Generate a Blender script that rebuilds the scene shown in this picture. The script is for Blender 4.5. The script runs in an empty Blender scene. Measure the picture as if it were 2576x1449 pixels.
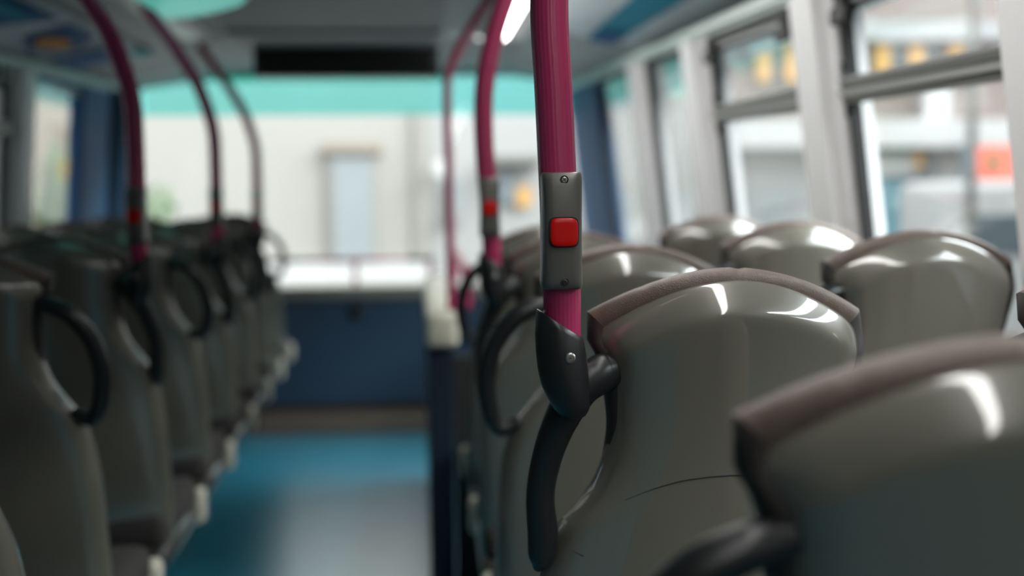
import bpy, bmesh, math, random
from mathutils import Vector, Matrix

random.seed(7)
SC = bpy.context.scene
COL = SC.collection
PI = math.pi
F = 3220.0            # focal length in pixels of a 2576 px wide frame (45 mm on 36 mm)
EYE = 1.26            # eye height over the deck floor

# ------------------------------------------------------------------ camera
VPX, VPY, ROLL = 1058.0, 489.0, 0.009
dx, dy = VPX - 1288.0, VPY - 724.5
ux = dx * math.cos(ROLL) - dy * math.sin(ROLL)
uy = dx * math.sin(ROLL) + dy * math.cos(ROLL)
PITCH = math.atan(-uy / F)
YAW = math.atan(-ux * math.cos(PITCH) / F)
RM = Matrix.Rotation(-YAW, 3, 'Z') @ Matrix.Rotation(PI / 2 - PITCH, 3, 'X') @ Matrix.Rotation(-ROLL, 3, 'Z')
cam = bpy.data.cameras.new('camera')
cam.sensor_width = 36.0
cam.sensor_fit = 'HORIZONTAL'
cam.lens = F / 2576.0 * 36.0
cam.clip_start = 0.02
cam.clip_end = 400
cam.dof.use_dof = True
cam.dof.focus_distance = 1.29
cam.dof.aperture_fstop = 2.3
cam_o = bpy.data.objects.new('camera', cam)
COL.objects.link(cam_o)
cam_o.matrix_world = Matrix.Translation((0, 0, EYE)) @ RM.to_4x4()
SC.camera = cam_o


def at(px, py, Y):
    """world point at distance Y along the bus seen at a photo pixel"""
    d = RM @ Vector(((px - 1288.0) / F, -(py - 724.5) / F, -1.0))
    d = d * (Y / d.y)
    return Vector((d.x, d.y, d.z + EYE))


# ------------------------------------------------------------------ materials
def new_mat(name):
    m = bpy.data.materials.new(name)
    m.use_nodes = True
    nt = m.node_tree
    b = nt.nodes['Principled BSDF']
    return m, nt, b


def setin(b, **kw):
    for k, v in kw.items():
        k = k.replace('_', ' ')
        if k in b.inputs:
            b.inputs[k].default_value = v


def mat(name, col, rough=0.5, metal=0.0, spec=0.5, coat=0.0, var=0.08, vscale=6.0, bump=0.0, bscale=80.0, coat_rough=0.05, coat_ior=1.5):
    # plain surface with a faint noise in its colour
    m, nt, b = new_mat(name)
    setin(b, Roughness=rough, Metallic=metal)
    b.inputs['Specular IOR Level'].default_value = spec
    b.inputs['Coat Weight'].default_value = coat
    b.inputs['Coat Roughness'].default_value = coat_rough
    b.inputs['Coat IOR'].default_value = coat_ior
    tc = nt.nodes.new('ShaderNodeTexCoord')
    nz = nt.nodes.new('ShaderNodeTexNoise')
    nz.inputs['Scale'].default_value = vscale
    nz.inputs['Detail'].default_value = 4
    nt.links.new(tc.outputs['Object'], nz.inputs['Vector'])
    mx = nt.nodes.new('ShaderNodeMix')
    mx.data_type = 'RGBA'
    mx.inputs[6].default_value = tuple(c * (1 - var) for c in col[:3]) + (1,)
    mx.inputs[7].default_value = tuple(min(1, c * (1 + var)) for c in col[:3]) + (1,)
    nt.links.new(nz.outputs['Fac'], mx.inputs[0])
    nt.links.new(mx.outputs[2], b.inputs['Base Color'])
    if bump > 0:
        n2 = nt.nodes.new('ShaderNodeTexNoise')
        n2.inputs['Scale'].default_value = bscale
        n2.inputs['Detail'].default_value = 3
        nt.links.new(tc.outputs['Object'], n2.inputs['Vector'])
        bp = nt.nodes.new('ShaderNodeBump')
        bp.inputs['Strength'].default_value = bump
        bp.inputs['Distance'].default_value = 0.002
        nt.links.new(n2.outputs['Fac'], bp.inputs['Height'])
        nt.links.new(bp.outputs['Normal'], b.inputs['Normal'])
    return m


def leather_mat():
    m, nt, b = new_mat('brown_leather')
    setin(b, Roughness=0.5)
    b.inputs['Specular IOR Level'].default_value = 0.5
    tc = nt.nodes.new('ShaderNodeTexCoord')
    vo = nt.nodes.new('ShaderNodeTexVoronoi')
    vo.feature = 'DISTANCE_TO_EDGE'
    vo.inputs['Scale'].default_value = 420
    nz = nt.nodes.new('ShaderNodeTexNoise')
    nz.inputs['Scale'].default_value = 60
    nz.inputs['Detail'].default_value = 5
    ad = nt.nodes.new('ShaderNodeMath')
    ad.operation = 'ADD'
    nt.links.new(tc.outputs['Object'], vo.inputs['Vector'])
    nt.links.new(tc.outputs['Object'], nz.inputs['Vector'])
    mu = nt.nodes.new('ShaderNodeMath')
    mu.operation = 'MULTIPLY'
    mu.inputs[1].default_value = 1.2
    nt.links.new(vo.outputs['Distance'], mu.inputs[0])
    nt.links.new(mu.outputs[0], ad.inputs[0])
    nt.links.new(nz.outputs['Fac'], ad.inputs[1])
    bp = nt.nodes.new('ShaderNodeBump')
    bp.inputs['Strength'].default_value = 0.55
    bp.inputs['Distance'].default_value = 0.0012
    nt.links.new(ad.outputs[0], bp.inputs['Height'])
    nt.links.new(bp.outputs['Normal'], b.inputs['Normal'])
    mx = nt.nodes.new('ShaderNodeMix')
    mx.data_type = 'RGBA'
    mx.inputs[6].default_value = (0.10, 0.072, 0.058, 1)
    mx.inputs[7].default_value = (0.175, 0.130, 0.108, 1)
    nt.links.new(nz.outputs['Fac'], mx.inputs[0])
    nt.links.new(mx.outputs[2], b.inputs['Base Color'])
    return m


def emit_mat(name, col, s):
    m, nt, b = new_mat(name)
    setin(b, Base_Color=(0.8, 0.8, 0.8, 1), Roughness=0.4)
    b.inputs['Emission Color'].default_value = col + (1,)
    b.inputs['Emission Strength'].default_value = s
    return m


def glass_mat(name, tint=(0.96, 0.98, 0.97), ior=1.45, refl=1.0):
    m = bpy.data.materials.new(name)
    m.use_nodes = True
    nt = m.node_tree
    nt.nodes.clear()
    out = nt.nodes.new('ShaderNodeOutputMaterial')
    tr = nt.nodes.new('ShaderNodeBsdfTransparent')
    tr.inputs['Color'].default_value = tint + (1,)
    gl = nt.nodes.new('ShaderNodeBsdfGlossy')
    gl.inputs['Roughness'].default_value = 0.02
    lw = nt.nodes.new('ShaderNodeLayerWeight')
    lw.inputs['Blend'].default_value = 0.5
    pw = nt.nodes.new('ShaderNodeMath')
    pw.operation = 'POWER'
    pw.inputs[1].default_value = 5.0
    nt.links.new(lw.outputs['Facing'], pw.inputs[0])
    mu = nt.nodes.new('ShaderNodeMath')
    mu.operation = 'MULTIPLY_ADD'
    mu.inputs[1].default_value = 0.9 * refl
    mu.inputs[2].default_value = 0.035 * refl
    mx = nt.nodes.new('ShaderNodeMixShader')
    nt.links.new(pw.outputs[0], mu.inputs[0])
    nt.links.new(mu.outputs[0], mx.inputs['Fac'])
    nt.links.new(tr.outputs[0], mx.inputs[1])
    nt.links.new(gl.outputs[0], mx.inputs[2])
    nt.links.new(mx.outputs[0], out.inputs['Surface'])
    return m


M = {}
M['shell'] = mat('glossy_beige_plastic', (0.146, 0.137, 0.110), rough=0.32, spec=0.5, coat=1.0, coat_rough=0.04, coat_ior=1.7, var=0.05, vscale=9, bump=0.02, bscale=25)
M['leather'] = leather_mat()
M['black'] = mat('black_plastic', (0.014, 0.015, 0.016), rough=0.33, spec=0.5, var=0.15, bump=0.06, bscale=500)
M['pad_side'] = mat('dark_pad_side', (0.020, 0.016, 0.014), rough=0.7, var=.2, vscale=80)
M['fabric'] = mat('dark_moquette', (0.035, 0.030, 0.028), rough=0.9, var=.3, vscale=60)
M['tray'] = mat('dark_seat_tray', (0.03, 0.028, 0.025), rough=0.3, spec=0.6, coat=0.6, coat_rough=0.12)
M['rubber'] = mat('black_rubber', (0.012, 0.012, 0.012), rough=0.6, var=0.1)
M['pink'] = mat('pink_coated_tube', (0.40, 0.030, 0.11), rough=0.36, spec=0.5, coat=0.3, coat_rough=0.2, var=0.05, vscale=14)
M['unit'] = mat('grey_unit_plastic', (0.105, 0.103, 0.092), rough=0.34, spec=0.6, var=0.05, bump=0.05, bscale=900)
M['red'] = mat('red_button_plastic', (0.62, 0.004, 0.004), rough=0.30, spec=0.3, var=0.04)
M['dark'] = mat('dark_recess', (0.006, 0.006, 0.006), rough=0.5)
M['steel'] = mat('zinc_steel', (0.42, 0.42, 0.40), rough=0.35, metal=1.0, var=0.15, vscale=300)
M['floor'] = mat('teal_vinyl', (0.03, 0.25, 0.36), rough=0.30, spec=0.6, coat=0.9, coat_rough=0.25, var=0.12, vscale=14, bump=0.05, bscale=300)
M['blue'] = mat('navy_panel', (0.024, 0.052, 0.092), rough=0.42, spec=0.4, var=0.1, bump=0.04, bscale=300)
M['mattnavy'] = mat('matt_navy_trim', (0.012, 0.030, 0.060), rough=0.9, spec=0.02, var=.1)
M['darknavy'] = mat('dark_navy_panel', (0.012, 0.018, 0.034), rough=0.4, var=.1)
M['bluepillar'] = mat('blue_pillar_trim', (0.045, 0.15, 0.34), rough=0.65, spec=0.25, var=0.08)
M['grey'] = mat('grey_trim', (0.52, 0.53, 0.52), rough=0.45, var=0.05)
M['pillar'] = mat('light_grey_pillar', (0.85, 0.84, 0.84), rough=0.45, var=0.05)
M['ceiling'] = mat('pale_ceiling_panel', (0.27, 0.33, 0.33), rough=0.5, var=0.05)
M['dome'] = mat('grey_dome_panel', (0.17, 0.195, 0.20), rough=0.5, var=0.06)
M['cant'] = mat('pale_green_rail', (0.62, 0.72, 0.68), rough=0.4, var=0.05)
M['teal'] = mat('teal_panel', (0.12, 0.80, 0.70), rough=0.3, var=0.08)
M['wall'] = mat('grey_laminate', (0.22, 0.23, 0.24), rough=0.5, var=0.06)
M['cream'] = mat('cream_plastic', (0.62, 0.58, 0.47), rough=0.35, var=0.05)
M['shelf'] = mat('taupe_dash', (0.20, 0.19, 0.165), rough=0.5, var=0.08)
M['step'] = mat('brown_step', (0.11, 0.085, 0.07), rough=0.6, var=0.12)
M['alu'] = mat('anodised_bar', (0.13, 0.13, 0.115), rough=0.45, spec=0.5, var=0.05)
M['alulight'] = mat('worn_alu_strip', (0.34, 0.34, 0.33), rough=0.4, var=0.06)
M['lamp'] = emit_mat('lit_diffuser', (1.0, 0.98, 0.95), 13.0)
M['lampoff'] = mat('unlit_diffuser', (0.72, 0.84, 0.80), rough=0.3, var=0.04)
M['glass'] = glass_mat('window_glass')
M['wind'] = glass_mat('windscreen_glass', (0.97, 0.98, 0.96), refl=0.5)
M['tint'] = glass_mat('teal_sun_band', (0.52, 0.87, 0.84), refl=0.5)
M['tintdark'] = glass_mat('deep_teal_sun_band', (0.12, 0.72, 0.62), refl=0.4)

# ------------------------------------------------------------------ object helpers


def link(name, bm, m, parent=None, smooth=True, flat_angle=None):
    me = bpy.data.meshes.new(name)
    bm.normal_update()
    bm.to_mesh(me)
    bm.free()
    ms = m if isinstance(m, (list, tuple)) else [m]
    for x in ms:
        me.materials.append(x)
    if smooth:
        for p in me.polygons:
            p.use_smooth = True
        if flat_angle:
            try:
                me.set_sharp_from_angle(angle=math.radians(flat_angle))
            except Exception:
                pass
    o = bpy.data.objects.new(name, me)
    COL.objects.link(o)
    if parent is not None:
        o.parent = parent
    return o


def thing(name, label, cat, loc=(0, 0, 0), group=None):
    o = bpy.data.objects.new(name, None)
    COL.objects.link(o)
    o.location = loc
    o.empty_display_size = 0.05
    o['label'] = label
    o['category'] = cat
    if group:
        o['group'] = group
    return o


def struct(o, label=None, cat=None):
    o['kind'] = 'structure'
    if label:
        o['label'] = label
    if cat:
        o['category'] = cat
    return o


def dup(root, loc, label):
    r = root.copy()
    COL.objects.link(r)
    r.location = loc
    r['label'] = label
    for ch in list(root.children):
        c = ch.copy()
        COL.objects.link(c)
        c.parent = r
        for g in list(ch.children):
            d = g.copy()
            COL.objects.link(d)
            d.parent = c
    return r


def bx(bm, x0, x1, y0, y1, z0, z1, bevel=0.0, seg=2, mi=0):
    r = bmesh.ops.create_cube(bm, size=1.0)
    vs = r['verts']
    for v in vs:
        v.co = Vector((x0 + (v.co.x + .5) * (x1 - x0), y0 + (v.co.y + .5) * (y1 - y0), z0 + (v.co.z + .5) * (z1 - z0)))
    fs = set(f for v in vs for f in v.link_faces)
    for f in fs:
        f.material_index = mi
    if bevel > 0:
        es = list(set(e for v in vs for e in v.link_edges))
        bmesh.ops.bevel(bm, geom=es, offset=bevel, segments=seg, affect='EDGES', profile=0.5)
    return vs


def prism(bm, quad, off, mi=0):
    """closed slab: polygon of points plus the same polygon moved by off"""
    a = [bm.verts.new(Vector(p)) for p in quad]
    b = [bm.verts.new(Vector(p) + Vector(off)) for p in quad]
    n = len(a)
    fs = [bm.faces.new(a), bm.faces.new(list(reversed(b)))]
    for i in range(n):
        j = (i + 1) % n
        fs.append(bm.faces.new((a[j], a[i], b[i], b[j])))
    for f in fs:
        f.material_index = mi
    return fs


def fix(bm):
    bmesh.ops.recalc_face_normals(bm, faces=bm.faces[:])
    return bm


def catmull(pts, n):
    """pts: list of tuples; returns smooth samples, n per span"""
    out = []
    P = [Vector(p) for p in pts] if len(pts[0]) <= 4 else pts
    m = len(P)
    for i in range(m - 1):
        p0 = P[i - 1] if i > 0 else P[0] * 2 - P[1]
        p1, p2 = P[i], P[i + 1]
        p3 = P[i + 2] if i + 2 < m else P[m - 1] * 2 - P[m - 2]
        for k in range(n):
            t = k / n
            out.append(0.5 * ((2 * p1) + (p2 - p0) * t + (2 * p0 - 5 * p1 + 4 * p2 - p3) * t * t + (3 * p1 - p0 - 3 * p2 + p3) * t ** 3))
    out.append(P[-1].copy())
    return out


def tube(bm, path, rad, seg=16, up=Vector((0, 1, 0)), flat=1.0, flute=0, famp=0.0, mi=0, cap=True, dome=False):
    """sweep along path (Vectors); rad number or list; flat scales along the 'up' axis"""
    n = len(path)
    rings = []
    for i, p in enumerate(path):
        t = (path[min(i + 1, n - 1)] - path[max(i - 1, 0)]).normalized()
        a = up - t * up.dot(t)
        if a.length < 1e-4:
            a = Vector((1, 0, 0)) - t * t.x
        a.normalize()
        b = t.cross(a).normalized()
        r = rad[i] if isinstance(rad, (list, tuple)) else rad
        ring = []
        for k in range(seg):
            th = 2 * PI * k / seg
            rr = r
            if flute:
                rr = r - famp * (0.5 - 0.5 * math.cos(flute * th))
            ring.append(bm.verts.new(p + a * (rr * flat * math.cos(th)) + b * (rr * math.sin(th))))
        rings.append(ring)
    for i in range(n - 1):
        for k in range(seg):
            f = bm.faces.new((rings[i][k], rings[i][(k + 1) % seg], rings[i + 1][(k + 1) % seg], rings[i + 1][k]))
            f.material_index = mi
    if cap:
        for ring, rev in ((rings[0], True), (rings[-1], False)):
            f = bm.faces.new(list(reversed(ring)) if rev else ring)
            f.material_index = mi
    return rings


def loft(bm, rings, cap0=True, cap1=True, mi=0):
    R = [[bm.verts.new(Vector(p)) for p in r] for r in rings]
    n = len(R[0])
    for i in range(len(R) - 1):
        for k in range(n):
            f = bm.faces.new((R[i][k], R[i][(k + 1) % n], R[i + 1][(k + 1) % n], R[i + 1][k]))
            f.material_index = mi
    if cap0:
        f = bm.faces.new(list(reversed(R[0])))
        f.material_index = mi
    if cap1:
        f = bm.faces.new(R[-1])
        f.material_index = mi
    return R


def superell(cx, cz, rx, rz, e, n, y):
    out = []
    for k in range(n):
        th = 2 * PI * k / n
        c, s = math.cos(th), math.sin(th)
        out.append((cx + rx * math.copysign(abs(c) ** (2 / e), c), y, cz + rz * math.copysign(abs(s) ** (2 / e), s)))
    return out


# ------------------------------------------------------------------ the seat
TOP = EYE - .0821                 # leather top over the floor
STOP = TOP - 0.0119          # plastic shell top
RECL = 0.20
ARCH = 0.0565


def interp(tab, x):
    if x <= tab[0][0]:
        return tab[0][1]
    for (a, va), (b, vb) in zip(tab, tab[1:]):
        if x <= b:
            t = (x - a) / (b - a)
            return va + (vb - va) * t
    return tab[-1][1]


HW = [(.046, .1405), (.055, .1440), (.0615, .1468), (.067, .1466), (.073, .1446), (.081, .1390), (.093, .1345), (.108, .1310), (.14, .1288), (.167, .1290), (.200, .1362),
      (.2316, .1485), (.2616, .1690), (.280, .1840), (.300, .1930), (.341, .2050), (.40, .2125), (.5, .2145), (.6, .215), (.8, .208)]
HR = [(.046, .1405), (.055, .1440), (.0615, .1468), (.067, .1472), (.086, .1450), (.118, .1405), (.165, .1375), (.21, .1400), (.2415, .1480), (.2837, .1700), (.317, .1865), (.341, .1980), (.40, .211), (.5, .2145), (.6, .215), (.8, .208)]
HWD = []
_s = catmull([(a, b, 0) for a, b in HW], 6)
HWD = [(v.x, v.y) for v in _s]
HRD = [(v.x, v.y) for v in catmull([(a, b, 0) for a, b in HR], 6)]


def hwf(tc, side):
    h = interp(HRD if side > 0 else HWD, tc)
    return h


def archf(t):
    return ARCH * math.exp(-((t / .42) ** 1.3))


LOW = 0.72


def shell_xz(u, t, grow=0.0, gtop=0.0):
    a = archf(max(t, 0))
    tc = t + a
    h = hwf(max(tc, .05), 1 if u > 0 else -1) + grow
    return u * h, STOP + gtop - (t + a * abs(u) ** 1.9), h


def softp(x, w):
    return w * math.log(1 + math.exp(max(-40, min(40, x / w))))


def shell_y(u, t):
    x, z, h = shell_xz(u, t)
    y = RECL * (STOP - z) + 0.030 * u * u
    y += 0.85 * softp(.031 - t, .004) + 0.35 * softp(.012 - t, .003)
    d = (1 - abs(u)) * h
    R = 0.030
    if d < R:
        y += R * (1 - math.sqrt(max(0, 1 - (1 - d / R) ** 2))) * 1.0
    R2 = 0.005
    if t < R2:
        y += R2 * (1 - math.sqrt(max(0, 1 - (1 - t / R2) ** 2)))
    return y


def shell_pt(u, t):
    x, z, h = shell_xz(u, t)
    return Vector((x, shell_y(u, t), z))


def shell_at(x, z):
    """surface point of the shell over local x, z"""
    t, u = max(0.0, STOP - z), 0.0
    for _ in range(30):
        a = archf(t)
        h = hwf(t + a, 1 if x > 0 else -1)
        u = max(-1, min(1, x / h))
        t = max(0.0, STOP - z - a * abs(u) ** 1.9)
    return shell_pt(u, t)


NU = 44
UL = [math.sin((i / NU * 2 - 1) * PI / 2) for i in range(NU + 1)]
TL = [0, .0008, .002, .0035, .005, .008, .012, .017, .022, .026, .029, .032, .035, .038, .043, .05]
TL += [.05 + .006 * i for i in range(1, 46)] + [.34, .37, .41, .46, .52, .58, .65, LOW]


def mir(bm, m):
    if m < 0:
        for v in bm.verts:
            v.co.x = -v.co.x
        bmesh.ops.reverse_faces(bm, faces=bm.faces[:])
    return bm


def make_shell(m):
    bm = bmesh.new()
    G = [[bm.verts.new(shell_pt(u, t)) for u in UL] for t in TL]
    for i in range(len(TL) - 1):
        for j in range(NU):
            bm.faces.new((G[i][j], G[i + 1][j], G[i + 1][j + 1], G[i][j + 1]))
    # lip running forward round the rim
    loop = [G[i][0] for i in range(len(TL) - 1, -1, -1)] + G[0][1:-1] + [G[i][NU] for i in range(len(TL))]
    prev = loop
    for k, (dyy, ins) in enumerate(((.006, .0008), (.016, .003))):
        cur = []
        for v in loop:
            c = v.co.copy()
            c.y += dyy
            c.x -= math.copysign(ins, c.x) if abs(c.x) > .02 else 0
            c.z -= ins if c.z > STOP - .07 else 0
            cur.append(bm.verts.new(c))
        for a in range(len(loop) - 1):
            bm.faces.new((prev[a], prev[a + 1], cur[a + 1], cur[a]))
        prev = cur
    fix(bm)
    # make sure the outside looks to -Y
    s = sum(f.normal.y * f.calc_area() for f in bm.faces)
    if s > 0:
        bmesh.ops.reverse_faces(bm, faces=bm.faces[:])
    return mir(bm, m)


CREASE = [(-.02, 0.5), (.03, 1.0), (.055, .8), (-.35, .5), (-.62, .3), (.5, .35)]


def padg(t):
    return interp([(0, .0075), (.06, .0065), (.14, .0), (.22, -.010), (1, -.010)], t)


def make_pad(m):
    """upholstered pad in front of the shell: shows as a rim round it"""
    rim = []
    us = [math.sin((i / 56 * 2 - 1) * PI / 2) for i in range(57)]
    ts = [.004 + .012 * i for i in range(1, 30)] + [.40, .46, .52, .58, .65, LOW]

    def ring(ins, dyy, crease=0.0):
        pts = []
        for t in reversed(ts):
            x, z, h = shell_xz(-1, t, padg(t) - ins)
            pts.append((x, shell_y(-1, t) - .022 * .9 + dyy, z + .0070 * max(0, 1 - t / .03)))
        for u in us:
            x, z, h = shell_xz(u, 0, .0070 - ins, .0119 - ins + .007 * u * u)
            c = 0.0
            for cu, ca in CREASE:
                c += ca * math.exp(-((u - cu) / .012) ** 2)
            z -= crease * c
            yb = RECL * (STOP - z) + .030 * u * u + .036
            pts.append((x, yb + dyy, z))
        for t in ts:
            x, z, h = shell_xz(1, t, padg(t) - ins)
            pts.append((x, shell_y(1, t) - .022 * .9 + dyy, z + .0070 * max(0, 1 - t / .03)))
        return pts
    bm = bmesh.new()
    rings = [ring(.016, .000), ring(.0115, .000), ring(.006, .002, .0012), ring(.002, .007, .0032), ring(0, .016, .0034), ring(0, .034, .002), ring(.003, .046), ring(.010, .055), ring(.022, .060), ring(.045, .064)]
    R = [[bm.verts.new(Vector(p)) for p in r] for r in rings]
    n = len(R[0])
    for i in range(len(R) - 1):
        for k in range(n - 1):
            f = bm.faces.new((R[i][k], R[i][k + 1], R[i + 1][k + 1], R[i + 1][k]))
            if i < 6 and (k < len(ts) or k >= n - len(ts) - 1):
                f.material_index = 1          # darker material down the pad sides
    # close the front and the back by strips between the two flanks
    for Q, yo in ((R[-1], .004), (R[0], 0.0)):
        c = sum((v.co for v in Q), Vector()) / n
        c.y += yo
        cv = bm.verts.new(c)
        for k in range(n - 1):
            bm.faces.new((Q[k], Q[k + 1], cv))
    fix(bm)
    return mir(bm, m)


LOOP = [(-.116, .093, .0120), (-.135, .0955, .0130), (-.156, .1005, .0146), (-.189, .1175, .0152), (-.2195, .1597, .0153), (-.232, .2161, .0154), (-.2255, .2703, .0148), (-.212, .2990, .0142), (-.194, .2985, .0125), (-.176, .289, .010)]
GRIP = [(-.126, .1085, .0185), (-.134, .1105, .0205), (-.147, .1155, .0218), (-.169, .132, .0215), (-.194, .1846, .0178), (-.2070, .2445, .0160), (-.2040, .2966, .0172), (-.2056, .3254, .0145), (-.2100, .3398, .0045)]


def make_handle(kind, m):
    pts = GRIP if kind == 'grip' else LOOP
    low = .020 if kind == 'low' else 0.0
    P = []
    tuck = {0: .012, 1: .010, 2: .005} if kind == 'grip' else {0: .012, 1: .009, 2: .004}
    for i, (x, d, r) in enumerate(pts):
        P.append(Vector((x, RECL * d + (.034 if kind == 'grip' else .040) + tuck.get(i, 0), TOP - d - low, r)))
    S = catmull(P, 8)
    bm = bmesh.new()
    path = [Vector((s.x, s.y, s.z)) for s in S]
    rad = [max(.003, s.w) for s in S]
    tube(bm, path, rad, seg=20, flat=.8 if kind == 'grip' else 1.0)
    fix(bm)
    return mir(bm, m)


def make_cushion():
    bm = bmesh.new()
    bx(bm, -.205, .205, .13, .575, .445, .525, bevel=.028, seg=4)
    for v in bm.verts:
        v.co.z += .012 * (1 - (v.co.x / .205) ** 2) * (1 if v.co.z > .49 else 0)
    return bm


def make_tray():
    bm = bmesh.new()
    bx(bm, -.212, .212, .10, .598, .405, .455, bevel=.016, seg=3)
    return bm


def make_leg(x0):
    bm = bmesh.new()
    # slanted flat steel leg with foot plate
    prism(bm, [(x0 - .02, .24, .41), (x0 - .02, .40, .41), (x0 - .02, .37, .012), (x0 - .02, .29, .012)], (.04, 0, 0))
    bx(bm, x0 - .045, x0 + .045, .24, .42, 0.0, .012, bevel=.003)
    fix(bm)
    return bm


PROTO = {}


def make_seat(kind, m, label, loc, group):
    key = (kind, m)
    if key in PROTO:
        r = dup(PROTO[key], loc, label)
        r['group'] = group
        return r
    t = thing('bus_seat', label, 'seat', loc, group)
    link('backrest_shell', make_shell(m), M['shell'], t)
    link('leather_pad', make_pad(m), [M['leather'], M['pad_side']], t)
    if kind != 'plain':
        link('grab_handle', make_handle(kind, m), M['black'], t)
    link('cushion', make_cushion(), M['fabric'], t, flat_angle=40)
    link('seat_tray', make_tray(), M['tray'], t, flat_angle=40)
    bm = bmesh.new()
    xc = -.203 * m
    bx(bm, xc - .020, xc + .020, .545, .610, .395, .490, bevel=.018, seg=4)
    link('tray_glint', bm, M['cream'], t)  # cream cap stands in for the glint on the tray's corner
    link('leg', make_leg(.13 * m), M['rubber'], t, smooth=False)
    PROTO[key] = t
    return t


PITCH_Y = .667
XA_R, XW_R = .3345, .792        # headrest centres, right-hand side
XA_L, XW_L = -.784, -1.224     # left-hand side, at y = 2.15; the aisle widens forward


def drift(y):
    return -.028 * (y - 2.15)


RA = [.636 + PITCH_Y * k for k in range(5)]
right_aisle = [
    ('low', 'big out-of-focus beige seat back nearest the camera, cut off by the lower right corner'),
    ('grip', 'sharply focused glossy beige seat back with brown leather rim, holding the nearest pink pole'),
    ('loop', 'beige aisle seat back with black loop handle, directly ahead of the sharp one'),
    ('grip', 'beige aisle seat whose shoulder carries the second pink pole on the right-hand side'),
    ('loop', 'furthest beige aisle seat on the right-hand side, its arch just above the second-pole seat'),
]
seats_right = []
for k, (kind, lab) in enumerate(right_aisle):
    seats_right.append(make_seat(kind, 1, lab, (XA_R, RA[k], 0), 'aisle seats on the right-hand side'))
for k, lab in enumerate(['beige window seat beside the sharp seat, its black handle poking in at the right edge',
                         'large beige window seat back at right edge below the window bar',
                         'beige window seat back in the middle of the right-hand window row',
                         'furthest beige window seat back on the right-hand side, under the grey pillar']):
    make_seat('loop', 1, lab, (XW_R - .006 * k, RA[k + 1] - .08, .021), 'window seats on the right-hand side')
LA = [1.48 + PITCH_Y * k for k in range(8)]
left_lab = ['dark seat back at the bottom left corner, only its curved edge in frame',
            'dark seat back at the left edge with a black loop handle',
            'dark seat on the left-hand side holding the nearest left pink pole',
            'dark loop-handled seat between the first and second left pink poles',
            'dark seat on the left-hand side holding the middle left pink pole',
            'dark loop-handled seat between the second and third left pink poles',
            'dark seat on the left-hand side holding the furthest left pink pole',
            'front-row aisle seat on the left-hand side, just behind the blue front panel']
seats_left = []
for k, lab in enumerate(left_lab):
    seats_left.append(make_seat('plain' if k == 0 else 'grip' if k in (2, 4, 6) else 'loop', -1, lab, (XA_L + drift(LA[k]) + (.05 if k == 0 else 0), LA[k], 0), 'aisle seats on the left-hand side'))
for k, lab in ((2, 'left window-side seat back nearest the camera, top just in frame at the left edge'),
               (3, 'second left window-side seat back from the camera, dark arch at the left edge'),
               (4, 'third left window-side seat back from the camera, dark arch below the left pillar'),
               (5, 'fourth left window-side seat back, dark arch below the left tree'),
               (6, 'fifth left window-side seat back, dark arch below the blue corner pillar'),
               (7, 'front-row left window-side seat, dark arch behind the nearest left pole')):
    make_seat('loop', -1, lab, (XW_L + drift(LA[k]), LA[k] - .08, 0), 'window seats on the left-hand side')

# hairline marks on the sharp seat's shell
main = seats_right[1]


def local_from_px(px, py, y):
    p = at(px, py, y) - Vector(main.location)
    return p


def mark(name, pxs, r):
    path = []
    for px, py in pxs:
        yy = 1.35
        for _ in range(6):
            q = local_from_px(px, py, yy)
            yy = shell_at(q.x, q.z).y + main.location.y
        q = local_from_px(px, py, yy)
        s = shell_at(q.x, q.z)
        s.y -= .0003
        path.append(s)
    path = catmull(path, 5)
    n = len(path)
    rad = [r * (.15 + .85 * (i / (n - 1))) for i in range(n)]
    bm = bmesh.new()
    tube(bm, path, rad, seg=6)
    return link(name, fix(bm), M['dark'], main)


mark('dark_hairline', [(1572, 1258), (1640, 1232), (1710, 1211), (1780, 1200), (1850, 1195), (1900, 1195)], .0012)
mark('scratch', [(1438, 1384), (1452, 1391), (1467, 1399)], .0006)

# ------------------------------------------------------------------ poles
PR = .0200


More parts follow.
